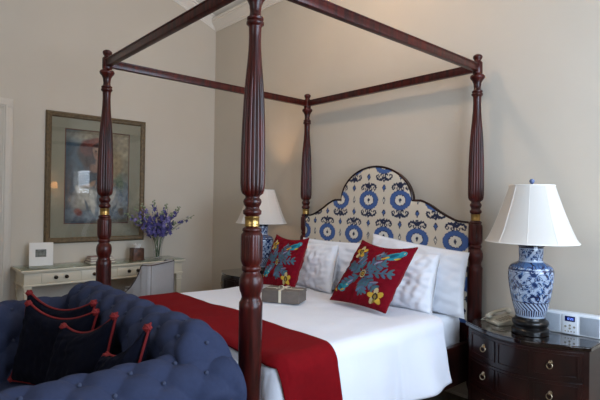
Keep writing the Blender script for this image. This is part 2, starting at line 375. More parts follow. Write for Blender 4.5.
# headboard
HX = .912
def outline(dx):
    dx = abs(dx)
    if dx < .388: return 1.49 + .287 * math.sqrt(max(0, 1 - (dx / .388) ** 2)) ** 1.05
    return interp(dx, [.388, .47, .51, .56, .62, .69, .76, .80, .88], [1.488, 1.488, 1.475, 1.452, 1.415, 1.378, 1.347, 1.336, 1.330])
def ikat(x, z):
    """colour field of the ikat cloth, numpy arrays"""
    px, pz = .335, .305
    cream = np.array(lin('#d9cdb9')[:3]); blue = np.array(lin('#42609a')[:3]); navy = np.array(lin('#1a2342')[:3]); white = np.array(lin('#e3dccd')[:3])
    out = np.zeros(x.shape + (3,)) + cream
    wob = .003 * np.sin(x * 260) + .002 * np.sin(z * 300 + x * 90)
    z = z + wob
    row = np.round((z - 1.49) / pz); zz = (z - 1.49) - row * pz
    off = np.where(np.mod(row, 2) == 0, 0., px / 2)
    def cell(o): return (x - .857 - off - o) - np.round((x - .857 - off - o) / px) * px
    c0 = cell(0); c1 = cell(px / 2)
    def put(mk, col): out[mk] = col
    # crowns / scrolls above and below every ring
    for sgn in (1, -1):
        q = sgn * zz; ax = np.abs(c0)
        # scroll: curled moustache
        a_ = np.hypot(ax - .044, (q - .100) * 1.1)
        put((np.abs(a_ - .036) < .0095 + .004 * (ax < .04)) & (q > .104) & (ax < .095), navy)
        put((np.abs(np.hypot(ax - .068, q - .103) - .013) < .0055) & (q < .110), navy)
        put((np.abs(np.hypot(ax - .022, q - .096) - .013) < .0055) & (q < .104), navy)
        put((ax / .016 + np.abs((q - .140) / .016) < 1), navy)
    # between-column motifs
    ax = np.abs(c1)
    for zc, hw, hh in ((.105, .022, .034), (-.105, .022, .034)):
        dmd = ax / hw + np.abs(zz - zc) / hh
        put(dmd < 1, navy); put(dmd < .62, blue)
    dmd = ax / .015 + np.abs(zz) / .036
    put(dmd < 1, navy); put(dmd < .5, white)
    # ring
    r = np.hypot(c0 / .106, zz / .082)
    put(r < 1, blue); put((r > .93) & (r < 1), blue * .8)
    r2 = np.hypot(c0 / .052, zz / .042)
    put(r2 < 1.12, navy * 1.3); put(r2 < 1, white)
    dmd = np.abs(c0) / .015 + np.abs(zz) / .022
    put(dmd < 1, navy)
    return out
xs = sorted(set(np.round(np.concatenate([np.linspace(-.88, .88, 300), np.linspace(-.3885, -.36, 24), np.linspace(.36, .3885, 24)]), 5)))
nz = 240; V = []; zb = .60
for t in range(nz):
    for dx in xs:
        zt = outline(dx) - .004; f = t / (nz - 1); z = zb + (zt - zb) * f
        e = min((zt - z), .88 - abs(dx)); puff = .014 * (1 - math.exp(-max(0, e) / .018))
        V.append((HX + dx, -.030 - puff, z))
n = len(xs); F = [(t * n + i, t * n + i + 1, (t + 1) * n + i + 1, (t + 1) * n + i) for t in range(nz - 1) for i in range(n - 1)]
A = np.array(V)
hb = MB(); ol = [(HX + dx, outline(dx)) for dx in xs]
pts = [(HX - .88, .45)] + ol + [(HX + .88, .45)]
mb = MB(); m_ = len(pts)
Vv = [(x, -.030, z) for x, z in pts] + [(x, .012, z) for x, z in pts]
mb.add(Vv, [tuple(range(m_)), tuple(reversed(range(m_, 2 * m_)))] + [(i, (i + 1) % m_, m_ + (i + 1) % m_, m_ + i) for i in range(m_)])
hbo = mb.build('headboard', 'dark', bed, angle=30)
mkobj('headboard_upholstery', V, F, 'ikat', hbo, angle=60, col=ikat(A[:, 0], A[:, 2]))['label'] = 'cream cotton printed with blue ikat rings'
MB().tube([(x, -.033, z + .002) for x, z in ol], .0085, 8).build('headboard_edging', 'dark', hbo)

# ------------------------------------------------------------------ mattress, duvet, runner
mb = MB().box(.062, 1.768, -1.90, -.055, .361, .665, .05, seg=4)
# valance-like sheet over the mattress side
tag(mb.build('mattress', 'linen2'), 'white sheeted mattress inside the mahogany bed frame', 'mattress')
wv = Wave(3, 16, 3, 9); wv2 = Wave(5, 16, 12, 30); wv3 = Wave(9, 12, 6, 14)
X0, X1, YT, RR = .09, 1.79, -1.80, .085
def bedsurf(X, Y, off=0, ztop=.715):
    ox = X - X1 if X > X1 else (X - X0 if X < X0 else 0); oy = Y - YT if Y < YT else 0
    d = max(abs(ox), abs(oy)); nrm = math.hypot(ox, oy)
    bx, by = min(max(X, X0), X1), max(Y, YT)
    r = RR + off
    bumps = .007 * wv(X, Y) + .0028 * wv2(X, Y)
    if d == 0: return Vector((X, Y, ztop + off + bumps))
    dx, dy = ox / nrm, oy / nrm
    arc = r * PI / 2
    if d < arc: h = r * math.sin(d / r); z = -r * (1 - math.cos(d / r)); fl = 0
    else: h = r; z = -r - (d - arc); fl = min(1, (d - arc) / .3)
    s_ = (bx + by) if abs(dx) < .99 and abs(dy) < .99 else (Y if abs(dx) > .5 else X)
    fold = .026 * fl * (math.sin(s_ * 8.5 + .6) + .6 * math.sin(s_ * 17 + 1.3)) + .03 * fl
    h += max(.0, fold) + .004 * wv2(s_, z)
    if dx > .5: h += fl * (.035 * smst(-.97, -.945, Y) + .008 * smst(-.85, -.45, Y) * min(1, (d - arc) / .35))
    return Vector((bx + dx * h, by + dy * h, ztop + off + z + bumps * max(0, 1 - d * 4)))
def cloth(name, m, xa, xb, ya, yb, nx, ny, off, thick, parent=None, edge=None, ztop=.715):
    V = []
    for j in range(ny):
        for i in range(nx):
            X = xa + (xb - xa) * i / (nx - 1); Y = ya + (yb - ya) * j / (ny - 1)
            if edge: X, Y = edge(X, Y, i / (nx - 1), j / (ny - 1))
            V.append(bedsurf(X, Y, off, ztop))
    F = [(j * nx + i, j * nx + i + 1, (j + 1) * nx + i + 1, (j + 1) * nx + i) for j in range(ny - 1) for i in range(nx - 1)]
    o = mkobj(name, V, F, m, parent, angle=80)
    s_ = o.modifiers.new('thickness', 'SOLIDIFY'); s_.thickness = thick; s_.offset = -1
    return o
def dedge(X, Y, u, v):
    # head end turns down a little lower on the side, hem wanders
    if v > .9: Y = Y + .03 * math.sin(X * 5) * (v - .9) * 10
    if X > X1: X = X1 + (X - X1) * (1 + .05 * math.sin(Y * 4))
    return X, Y
tag(cloth('duvet', 'linen', -.36, 2.255, -2.06, -.46, 170, 130, .0, .028, edge=dedge), 'white cotton duvet spread over the four-poster bed and hanging down its sides', 'bedding')
def redge(X, Y, u, v): return X, Y + .02 * math.sin(X * 2.2) + .006 * math.sin(X * 9)
def red_bump(): pass
tag(cloth('bed_runner', 'red', -.36, 2.235, -1.875, -1.46, 170, 40, .012, .008, edge=redge), 'dark red wool runner laid across the foot of the white bed', 'blanket')

# ------------------------------------------------------------------ cushions and pillows
def cushion_pts(c00, c10, c01, c11, th, nu, nv, dogear=.10, sag=0, seed=1, wr=.004, side=1, ex=.42, neck=0):
    """c00 bottom-left, c10 bottom-right, c01 top-left, c11 top-right, seen from the front"""
    c00, c10, c01, c11 = map(Vector, (c00, c10, c01, c11)); nrm = ((c10 - c00) + (c11 - c01)).cross((c01 - c00) + (c11 - c10)).normalized()
    ww = Wave(seed, 14, 4, 14); cen = (c00 + c10 + c01 + c11) / 4; V = []
    for j in range(nv):
        for i in range(nu):
            u, v = i / (nu - 1), j / (nv - 1)
            a, b = 2 * u - 1, 2 * v - 1
            fu = 1 - dogear * (1 - b * b) ** 1.0 * a * a; fv = 1 - dogear * (1 - a * a) * b * b
            uu, vv = .5 + .5 * a * (fu), .5 + .5 * b * fv
            if sag and b > 0: vv -= sag * (1 - a * a) * b * b
            p = c00 * (1 - uu) * (1 - vv) + c10 * uu * (1 - vv) + c01 * (1 - uu) * vv + c11 * uu * vv
            t = max(0, (1 - a * a) * (1 - b * b)) ** ex
            tt = th / 2 * t * (1 + .10 * ww(a * .7, b * .7)) + wr * ww(a * 2.6 + 3, b * 2.6) * min(1, 3 * t)
            V.append(p + nrm * side * tt)
    return V, nrm
def cushion(name, corners, th, m, nu=60, nv=60, parent=None, colf=None, back=None, **kw):
    VF, nrm = cushion_pts(*corners, th, nu, nv, side=1, **kw); VB, _ = cushion_pts(*corners, th, nu, nv, side=-1, **kw)
    F = [(j * nu + i, j * nu + i + 1, (j + 1) * nu + i + 1, (j + 1) * nu + i) for j in range(nv - 1) for i in range(nu - 1)]
    if back is None:
        o = mkobj(name, VF + VB, F + [tuple(reversed([k + nu * nv for k in f])) for f in F], m, parent, angle=85)
        md = o.modifiers.new('weld', 'WELD'); md.merge_threshold = .0004
        return o, VF
    col = None
    if colf: uv = np.array([(i / (nu - 1), j / (nv - 1)) for j in range(nv) for i in range(nu)]); col = colf(uv[:, 0], uv[:, 1])
    o = mkobj(name, VF, F, m, parent, angle=85, col=col)
    b = mkobj('cushion_back', VB, F, back, o, angle=85)
    return o, VF
def rim(VF, nu, nv):
    idx = [i for i in range(nu)] + [j * nu + nu - 1 for j in range(1, nv)] + [(nv - 1) * nu + i for i in range(nu - 2, -1, -1)] + [j * nu for j in range(nv - 2, 0, -1)]
    return [VF[i] for i in idx]
# white pillows against the headboard
def wp(x0, x1, yb, yt, zb, zt, label, tilt=0, seed=1, th=.18, zl=None):
    zl = zl or zt
    o, _ = cushion('pillow', ((x0, yb, zb), (x1, yb, zb), (x0 - tilt, yt, zl), (x1 - tilt * .2, yt, zt)), th, 'linen2', 48, 40, dogear=.05, seed=seed, wr=.0055, ex=.36)
    tag(o, label, 'pillow', 'white pillows'); return o
wp(.10, .90, -.16, -.12, .665, 1.12, 'white pillow behind the left front pillow, showing at its right edge beside the peaked one', seed=11)
wp(.97, 1.86, -.19, -.14, .665, 1.125, 'white pillow furthest back on the right, its peak standing up against the headboard', tilt=-.02, seed=12, zl=1.21)
wp(.10, .735, -.37, -.27, .69, 1.10, 'white pillow at the front left, beside the red cushion behind the gift box', seed=13)
wp(1.06, 1.73, -.39, -.29, .69, 1.11, 'white pillow at the front right, directly behind the large red cushion', seed=14)

def embroidery(u, v, flip=False):
    red = np.array(lin('#74091a')[:3]); teal = np.array(lin('#466774')[:3]); blue = np.array(lin('#4d6880')[:3]); yel = np.array(lin('#c9a23c')[:3]); dark = np.array(lin('#3c2a2a')[:3]); turq = np.array(lin('#2f8a98')[:3]); cream = np.array(lin('#c8b98a')[:3]); olive = np.array(lin('#8a7a3a')[:3]); mauve = np.array(lin('#8a8298')[:3])
    out = np.zeros(u.shape + (3,)) + red
    def ell(cx, cy, a, b, ang, col):
        ang = math.radians(ang); dx, dy = u - cx, v - cy
        p = dx * math.cos(ang) + dy * math.sin(ang); q = -dx * math.sin(ang) + dy * math.cos(ang)
        wv_ = 1 + .06 * np.sin(p * 180)
        out[(p / a) ** 2 + (q / b) ** 2 < wv_] = col
    def line(x0, y0, x1, y1, w_, col):
        dx, dy = x1 - x0, y1 - y0; L2 = dx * dx + dy * dy; t = np.clip(((u - x0) * dx + (v - y0) * dy) / L2, 0, 1)
        out[np.hypot(u - x0 - t * dx, v - y0 - t * dy) < w_] = col
    cx, cy = .44, .46
    for ang, L in ((62, .40), (8, .46), (-65, .30), (-32, .34), (118, .33), (160, .30), (215, .34), (35, .34)):
        a = math.radians(ang); ex, ey = cx + L * math.cos(a), cy + L * math.sin(a)
        line(cx, cy, ex, ey, .011, teal)
        for k in range(1, 5):
            t = (k + .4) / 5
            for s_ in (-1, 1):
                la = ang + s_ * 42; px_, py_ = cx + L * t * math.cos(a), cy + L * t * math.sin(a)
                lx, ly = px_ + .05 * math.cos(math.radians(la)), py_ + .05 * math.sin(math.radians(la))
                ell(lx, ly, .056, .021, la, blue if (k + (ang > 50)) % 2 else teal)
        ell(ex, ey, .05, .02, ang, teal)
    for (a_, b_, c_) in ((.62, .66, 40), (.30, .66, 70), (.70, .36, 10), (.26, .30, 45), (.56, .80, 35)): ell(a_, b_, .07, .012, c_, mauve)
    # birds
    for (bx, by, s_, fl) in ((.80, .80, 1, 1), (.17, .20, .8, -1)):
        ell(bx, by, .13 * s_, .062 * s_, 22 * fl, turq); ell(bx + .09 * s_, by + .06 * s_, .055 * s_, .05 * s_, 0, turq)
        ell(bx - .02, by + .005, .08 * s_, .025 * s_, 30 * fl, np.array(lin('#1f5f74')[:3])); ell(bx - .12 * s_, by - .05 * s_, .06 * s_, .02 * s_, 30 * fl, yel)
        ell(bx + .11 * s_, by + .07 * s_, .012, .012, 0, cream); ell(bx + .05 * s_, by - .03, .05 * s_, .015, 20, yel)
    # yellow blossoms
    for (fx, fy, s_) in ((.20, .80, 1.), (.80, .17, 1.1)):
        for k in range(5): ell(fx + .062 * s_ * math.cos(k * 1.257 + .5), fy + .062 * s_ * math.sin(k * 1.257 + .5), .058 * s_, .034 * s_, math.degrees(k * 1.257 + .5), yel if k % 2 == 0 else cream)
        ell(fx, fy, .04 * s_, .05 * s_, 20, dark); ell(fx, fy, .022, .03, 20, olive); ell(fx, fy - .07, .04, .02, 70, olive)
    ell(cx, cy, .055, .055, 0, cream); ell(cx, cy, .04, .04, 0, dark); ell(cx, cy, .025, .025, 0, yel); ell(cx, cy, .01, .01, 0, dark)
    ell(.05, .5, .02, .05, 0, teal)
    return out
RC = ((1.055, -.705, .735), (1.60, -.735, .735), (1.215, -.53, 1.185), (1.685, -.50, 1.165))
LC = ((.20, -.70, .735), (.615, -.68, .735), (.245, -.57, 1.17), (.66, -.56, 1.165))
for corners, lab in ((RC, 'red embroidered cushion leaning on the white pillows in the middle of the bed'), (LC, 'red embroidered cushion standing behind the wrapped gift box')):
    o, VF = cushion('cushion', corners, .15, 'embroid', 170, 170, colf=embroidery, back='redback', dogear=.06, sag=.05, seed=21 if lab[4] == 'e' else 22, wr=.003)
    tag(o, lab, 'cushion', 'red embroidered cushions')
    MB().tube(rim(VF, 170, 170)[::3], .0035, 6, closed=True).build('cushion_piping', 'redback', o)

# ------------------------------------------------------------------ gift box
GT = Matrix.Translation((.83, -.965, .748)) @ Matrix.Rotation(math.radians(30), 4, 'Z')
g = empty('gift_box', (.83, -.965, .722), 'taupe wrapped gift box tied with a cream ribbon, lying on the white duvet', 'gift box', rz=math.radians(30)); 
MB().box(-.145, .145, -.09, .09, .0, .072, .003).build('box_body', 'gift', g)
MB().box(-.148, .148, -.093, .093, .068, .092, .003).build('box_lid', 'gift', g)
mb = MB().box(-.010, .010, -.0945, .0945, .092, .0935, 0).box(-.010, .010, -.0945, -.0932, -.0, .0935, 0).box(-.010, .010, .0932, .0945, .0, .0935, 0)
mb.box(-.1492, .1492, -.008, .008, .092, .0937, 0)
rb = mb.build('ribbon', 'ribbon', g)
mb = MB()
for s_ in (-1, 1):
    def loop(u, v, s_=s_):
        a = 2 * PI * v; return Vector((s_ * (.028 - .028 * math.cos(a)), -.0 + (u - .5) * .014, .097 + .014 * math.sin(a)))
    mb.grid(3, 24, loop, T=Matrix.Rotation(.5 * s_, 4, 'Z'))
    def tail(u, v, s_=s_): return Vector((s_ * (.07 * v) + .005 * math.sin(v * 7), -.01 + (u - .5) * .013 - .03 * v, .097 + .006 * math.sin(v * 9)))
    mb.grid(3, 12, tail)
mb.ball((0, 0, .1), .009, 1, .9, .7)
mb.build('bow', 'ribbon', rb)

# ------------------------------------------------------------------ bow-fronted bedside chests
def chest(x0, x1, label):
    wd = x1 - x0; t = empty('bedside_chest', ((x0 + x1) / 2, -.09, 0), label, 'bedside table', 'bedside chests')
    h = wd / 2; yb = .175
    def front(xx, o=0): return -.175 - .15 * (max(0, math.cos(xx / h * PI / 2))) ** .9 - o
    def plan(o, ox, back=yb, n=26):
        xs_ = [(-h - ox) + (2 * (h + ox)) * i / n for i in range(n + 1)]
        f_ = [(x_, front(max(-h, min(h, x_)), o)) for x_ in xs_]
        return [(-h - ox, back)] + f_ + [(h + ox, back)]
    MB().prism(plan(0, 0), .09, .648).build('chest_body', 'dark', t, angle=30)
    MB().prism(plan(.004, .004), .648, .654).prism(plan(.016, .014), .654, .669).prism(plan(.010, .010), .669, .675).build('chest_top', 'darktop', t, angle=30)
    MB().prism(plan(.012, .010), .075, .105).prism(plan(.006, .006), .105, .115).build('plinth', 'dark', t, angle=30)
    for (fx, fy) in ((-h + .03, -.15), (h - .03, -.15), (-h + .03, .15), (h - .03, .15)):
        MB().box(fx - .03, fx + .03, fy - .03, fy + .03, 0, .08, .01).build('foot', 'dark', t)
    for k in range(3):
        z0 = .128 + k * .174; z1 = z0 + .16
        def strip(xa, xb, za, zb_, oa, ob, mb):
            n = 18; xs_ = [xa + (xb - xa) * i / n for i in range(n + 1)]
            mb.prism([(x_, front(x_, oa)) for x_ in xs_] + [(x_, front(x_, ob)) for x_ in reversed(xs_)], za, zb_)
        mb = MB(); strip(-h + .025, h - .025, z0, z1, -.01, .008, mb)
        d = mb.build('drawer', 'dark', t, angle=30)
        mb = MB()
        for (xa, xb) in ((-h + .04, -.115), (-.095, .095), (.115, h - .04)):
            strip(xa, xb, z0 + .016, z0 + .024, .006, .014, mb); strip(xa, xb, z1 - .024, z1 - .016, .006, .014, mb)
            for xe in (xa, xb - .008): strip(xe, xe + .008, z0 + .016, z1 - .016, .006, .014, mb)
        mb.build('drawer_moulding', 'dark', d, angle=30)
        for xk in (-.2, .2):
            yk = front(xk, .008); zk = (z0 + z1) / 2 + .012
            mb = MB().lathe([(.013, 0), (.013, .003), (.006, .005), (.005, .014), (.008, .017), (.002, .021)], 18, T=Matrix.Translation((xk, yk, zk)) @ Matrix.Rotation(PI / 2, 4, 'X'))
            mb.tube([(xk + .016 * math.sin(a), yk - .014 - .003 * (1 - math.cos(a)), zk - .016 + .016 * math.cos(a)) for a in [2 * PI * i / 20 for i in range(20)]], .0027, 6, closed=True)
            mb.build('ring_pull', 'oldbrass', d)
    return t
ch1 = chest(1.935, 2.665, 'dark mahogany bow-fronted bedside chest on the right, carrying the telephone and radio')
ch2 = copy_tree(ch1); ch2.location = (-.73, -.09, 0); ch2['label'] = 'dark bow-fronted bedside chest beyond the bed, near the room corner'

# ------------------------------------------------------------------ porcelain lamps
def lamp(x, y, label):
    t = empty('table_lamp', (x, y, .675), label, 'lamp', 'blue and white porcelain lamps')
    MB().lathe([(r_ * .9, z_) for r_, z_ in [(.11, 0), (.118, .004), (.118, .03), (.112, .036), (.104, .040), (.104, .048), (.112, .056), (.117, .07), (.112, .084), (.098, .092), (.094, .104), (.09, .106)]], 48).build('lamp_base', 'black', t)
    P = catmull([(.092, .106), (.098, .125), (.114, .18), (.131, .25), (.142, .32), (.145, .370), (.141, .398), (.125, .421), (.094, .436), (.078, .446), (.076, .47), (.078, .50), (.078, .535)], 26)
    P = [(r_ * .9, z_) for r_, z_, *_ in P]
    n = 460; V = []; F = []
    for (r, z) in P:
        for k in range(n): a = 2 * PI * k / n; V.append((r * math.cos(a), r * math.sin(a), z))
    for i in range(len(P) - 1):
        for k in range(n): F.append((i * n + k, i * n + (k + 1) % n, (i + 1) * n + (k + 1) % n, (i + 1) * n + k))
    A = np.array(V); th = np.arctan2(A[:, 1], A[:, 0]); z = A[:, 2]
    r_ = np.random.default_rng(4)
    def nz_(m0, m1, w0, w1, cnt): 
        s_ = np.zeros_like(th)
        for _ in range(cnt): s_ += np.cos(r_.integers(m0, m1) * th + r_.uniform(w0, w1) * z * r_.choice([-1, 1]) + r_.uniform(0, 6.28))
        return s_ / math.sqrt(cnt / 2)
    a_, b_ = nz_(-22, 23, -190, 190, 50), nz_(-20, 21, -170, 170, 50); c_ = nz_(2, 7, 20, 60, 8)
    white = np.array(lin('#a2b2c8')[:3]); blue = np.array(lin('#162e58')[:3]); mid = np.array(lin('#4a6a98')[:3]); navy = np.array(lin('#0f1c46')[:3])
    out = np.zeros((len(th), 3)) + white
    out[np.abs(a_) < .20] = blue; out[(b_ > .35)] = mid; out[(b_ > .75)] = blue; out[(b_ > .35) & (np.abs(a_) < .12)] = white; out[(np.abs(b_ + .3) < .10)] = blue; out[(c_ > 1.1) & (np.abs(a_) < .5)] = navy
    # bottom chevron border
    bt = (z < .205); out[bt] = white; zz = z[bt]; tt = th[bt]
    sub = out[bt]; sub[np.mod(tt * 14 / PI + zz * 40, 1) < .45] = navy; sub[(zz < .155)] = white; sub[(zz < .155) & (np.mod(tt * 22 / PI, 1) < .55)] = navy; sub[(zz < .118)] = white; sub[zz > .2] = navy; out[bt] = sub
    sh = (z > .41) & (z < .442); out[sh] = mid; out[sh & (np.abs(a_) < .35)] = navy; out[(z > .392) & (z < .40)] = blue; out[(z > .442) & (z < .452)] = white
    out[(z > .52)] = white; out[(z > .526)] = navy
    mkobj('lamp_jar', V, F, 'jar', t, angle=80, col=out)
    MB().lathe([(.071, .535), (.075, .537), (.075, .564), (.072, .568), (.05, .582), (.02, .590), (.012, .594), (.008, .60), (.006, .66)], 40).build('lamp_lid', 'black', t)
    # harp + finial
    MB().tube([(0, 0, .66), (0, 0, .90)], .004, 8).tube([(.06 * math.cos(a), .0, .66 + .0 + (.24) * (a / PI)) for a in (0,)] + [(.055 * math.sin(PI * i / 20) + 0, 0, .66 + .24 * i / 20) for i in range(21)], .002, 6).tube([(-.055 * math.sin(PI * i / 20), 0, .66 + .24 * i / 20) for i in range(21)], .002, 6).build('lamp_harp', 'brass', t)
    MB().lathe([(.004, .905), (.008, .91), (.005, .918), (.012, .926), (.016, .937), (.012, .948), (.003, .953)], 20).build('finial', 'finialblue', t)
    mb = MB(); N = 10
    def sf(u, v, o=0):
        a = u * 2 * PI + .2; k = (a * N / (2 * PI)) % 1
        r = (.268 - .138 * (v ** .82)); r = r * (1 - .018 * math.sin(PI * k)) - o
        return Vector((r * math.cos(a), r * math.sin(a), .562 + .348 * v))
    mb.grid(120, 14, sf, closed_u=True); mb.grid(120, 14, lambda u, v: sf(u, v, .002), closed_u=True)
    s_ = mb.build('lamp_shade', 'shade', t, angle=80)
    mb = MB(); 
    for v in (0, 1): mb.tube([sf(i / 120, v) for i in range(120)], .0035, 6, closed=True)
    for k in range(N): 
        u0 = (k / N) - .2 / (2 * PI); mb.tube([sf(u0, j / 13, -.0005) for j in range(14)], .0016, 5)
    mb.tube([(.16 * math.cos(a) if 0 else .005 * math.cos(a), .005 * math.sin(a), .905) for a in (0, 1, 2, 3, 4, 5)], .003, 5, closed=True)
    for a in (0, 2.09, 4.19): mb.tube([(.004 * math.cos(a), .004 * math.sin(a), .904), (.128 * math.cos(a), .128 * math.sin(a), .907)], .002, 5)
    mb.build('shade_trim', 'pipew', s_)
    return t
l1 = lamp(2.325, -.235, 'blue and white porcelain jar lamp with cream pleated shade, on the right bedside chest')
l2 = copy_tree(l1); l2.location = (-.47, -.2, .675); l2.rotation_euler = (0, 0, 1.0); l2['label'] = 'blue and white jar lamp on the far bedside chest, partly behind the front bed post'

# ------------------------------------------------------------------ telephone and radio
ph = empty('telephone', (2.095, -.12, .675), 'beige push-button desk telephone beside the porcelain lamp', 'telephone', rz=math.radians(-28)); ph.scale = (.88, .88, .88)
mb = MB(); 
V = [(x, y, 0) for x in (-.08, .08) for y in (-.10, .10)]; 
Vt = [(-.075, -.095, .022), (-.075, .095, .062), (.075, -.095, .022), (.075, .095, .062)]
bm = bmesh.new(); vs = [bm.verts.new(v) for v in V + Vt]
for f in ((0, 1, 3, 2), (4, 6, 7, 5), (0, 2, 6, 4), (1, 5, 7, 3), (0, 4, 5, 1), (2, 3, 7, 6)): bm.faces.new([vs[i] for i in f])
bmesh.ops.recalc_face_normals(bm, faces=bm.faces); bmesh.ops.bevel(bm, geom=bm.edges[:], offset=.008, segments=3, affect='EDGES'); bm.verts.index_update()
mb.add([v.co.copy() for v in bm.verts], [[v.index for v in f.verts] for f in bm.faces]); bm.free()
mb.build('phone_body', 'phone', ph)
TT = Matrix.Translation((0, 0, .043)) @ Matrix.Rotation(math.atan2(.04, .19), 4, 'X')
mb = MB()
for i in range(3):
    for j in range(5): mb.box(.002 + i * .022, .018 + i * .022, -.065 + j * .026, -.048 + j * .026, -.002, .004, .002, T=TT)
mb.build('keypad', 'phonekey', ph)
mb = MB().tube([(-.045, -.095, .055), (-.045, -.07, .062), (-.045, 0, .082), (-.045, .07, .092), (-.045, .095, .09)], [.014, .013, .011, .013, .014], 14)
mb.ball((-.045, -.085, .045), .026, 1, 1.0, .75).ball((-.045, .085, .078), .026, 1, 1, .75)
mb.build('handset', 'phone', ph)
mb = MB().tube(catmull([(-.05, -.11, .04), (-.075, -.13, .012), (-.10, -.10, .006), (-.095, -.03, .006), (-.08, .02, .012)], 10), .0028, 6); mb.build('phone_cord', 'phone', ph)

rd = empty('clock_radio', (2.495, -.05, .675), 'white speaker dock with small blue display, beside the lamp on the right chest', 'radio', rz=math.radians(7))
MB().box(-.16, .16, -.03, .035, .0, .134, .010, seg=3).build('radio_body', 'dock', rd)
for s_ in (-1, 1): MB().box(.105 * s_ - .05, .105 * s_ + .05, -.034, -.028, .012, .118, .004).build('speaker_grille', 'grille', rd)
cp = MB().box(-.043, .043, -.036, -.028, .006, .122, .003).build('control_panel', 'dock', rd)
MB().box(-.028, .028, -.0375, -.0355, .082, .114, .001).build('display', 'screen', cp)
def seg7(mb, ch, x, z, s=.011, t=.0016):
    S = {'1': 'bc', '2': 'abged', '8': 'abcdefg', '0': 'abcdef', '5': 'afgcd', '3': 'abgcd', '4': 'fgbc'}[ch]
    h = s; w_ = s * .55
    L = {'a': (0, h, w_, h), 'd': (0, 0, w_, 0), 'g': (0, h / 2, w_, h / 2), 'b': (w_, h / 2, w_, h), 'c': (w_, 0, w_, h / 2), 'f': (0, h / 2, 0, h), 'e': (0, 0, 0, h / 2)}
    for c_ in S:
        a, b, c2, d_ = L[c_]; mb.box(x + a - t / 2, x + c2 + t / 2, -.0381, -.0374, z + b - t / 2, z + d_ + t / 2, 0)
mb = MB()
for i, chh in enumerate('1225'): seg7(mb, chh, -.019 + i * .0098 + (.002 if i > 1 else 0), .092)
mb.build('display_digits', 'digits', cp)
mb = MB()
for (bx_, bz) in ((-.024, .05), (.0, .058), (.024, .05), (0, .04), (-.024, .022), (-.008, .022), (.008, .022), (.024, .022)):
    mb.lathe([(.0065 if bz > .03 else .004, 0), (.0065 if bz > .03 else .004, .002), (.002, .003)], 14, T=Matrix.Translation((bx_, -.036, bz)) @ Matrix.Rotation(PI / 2, 4, 'X'))
mb.build('buttons', 'phonekey', cp)

# ------------------------------------------------------------------ framed picture on the left wall
PY0, PY1, PZ0, PZ1 = -1.928, -.846, .986, 2.388
pf = empty('framed_painting', (XL, (PY0 + PY1) / 2, PZ0), 'large bronze-framed portrait of a seated woman with pale mat, hanging above the white desk', 'picture')
ox, oy, oz = XL, (PY0 + PY1) / 2, PZ0; hw = (PY1 - PY0) / 2; hh = PZ1 - PZ0
fp = [(0, 0), (.018, 0), (.024, .008), (.034, .012), (.036, .02), (.030, .03), (.026, .045), (.020, .052), (.016, .058), (.008, .058)]
def framemesh(a0, a1, b0, b1, pr_, xoff=.0):
    mb = MB(); V = []; n = len(pr_)
    for (cy_, cz, sy, sz) in ((a0, b0, 1, 1), (a1, b0, -1, 1), (a1, b1, -1, -1), (a0, b1, 1, -1)):
        for (d_, w_) in pr_: V.append((xoff + d_, cy_ + sy * w_, cz + sz * w_))
    F = []
    for c_ in range(4):
        for i in range(n): F.append((c_ * n + i, c_ * n + (i + 1) % n, ((c_ + 1) % 4) * n + (i + 1) % n, ((c_ + 1) % 4) * n + i))
    mb.add(V, F); return mb
framemesh(-hw, hw, 0, hh, fp).build('frame', 'gilt', pf, angle=25)
MB().box(.002, .010, -hw + .05, hw - .05, .05, hh - .05, 0).build('mat_board', 'matboard', pf)
qa0, qa1, qb0, qb1 = -1.737 - oy, -1.035 - oy, 1.189 - oz, 2.218 - oz
framemesh(qa0, qa1, qb0, qb1, [(.010, 0), (.0125, 0), (.0125, .01), (.010, .01)]).build('fillet', 'innerline', pf)
# picture colours: loose painterly seated woman
nu, nv = 150, 210
U_, V_ = np.meshgrid(np.linspace(0, 1, nu), np.linspace(0, 1, nv)); U_ = U_.ravel(); V_ = V_.ravel()
def sn(seed, f0, f1, n=18):
    r_ = np.random.default_rng(seed); s_ = np.zeros_like(U_)
    for _ in range(n):
        a = r_.uniform(0, PI); f = r_.uniform(f0, f1); s_ += np.cos(f * (U_ * math.cos(a) + 1.45 * V_ * math.sin(a)) + r_.uniform(0, 6.28))
    return s_ / math.sqrt(n)
wx, wy = .012 * sn(1, 10, 34), .010 * sn(2, 10, 34)
P_ = np.zeros((len(U_), 3)) + np.array(lin('#74705f')[:3])
def bl(cx, cy, a, b, ang, col, soft=.35, op=1):
    global P_
    ang = math.radians(ang); dx, dy = U_ + wx - cx, (V_ + wy - cy) * 1.45
    p = dx * math.cos(ang) + dy * math.sin(ang); q = -dx * math.sin(ang) + dy * math.cos(ang)
    k = np.clip((1 + soft - np.hypot(p / a, q / (b))) / (2 * soft), 0, 1)[:, None] * op
    P_ = P_ * (1 - k) + np.array(lin(col)[:3]) * k
bl(.1, .55, .2, .8, 0, '#3c5666'); bl(.85, .6, .3, .6, 0, '#8a8268'); bl(.82, .3, .3, .3, 20, '#7c8890'); bl(.15, .1, .3, .25, 0, '#4c5c68'); bl(.25, .93, .3, .1, 0, '#7c8078')
bl(.65, .95, .5, .1, 0, '#9a8e74'); bl(.92, .85, .12, .25, 0, '#a89c80'); bl(.78, .62, .1, .25, -10, '#a08c68'); bl(.85, .45, .1, .12, 20, '#6a7a60')
bl(.42, .50, .22, .34, 5, '#203444', .2); bl(.27, .60, .09, .28, 20, '#2c4858'); bl(.32, .70, .12, .22, 25, '#3a2420', .25); bl(.58, .66, .08, .24, -12, '#4a2a20', .25)
bl(.45, .83, .21, .12, 10, '#4c2018', .2); bl(.40, .875, .15, .07, 0, '#7a3424', .2); bl(.52, .90, .10, .04, -10, '#8c4a34', .3); bl(.30, .80, .07, .1, 40, '#5c2c22', .2)
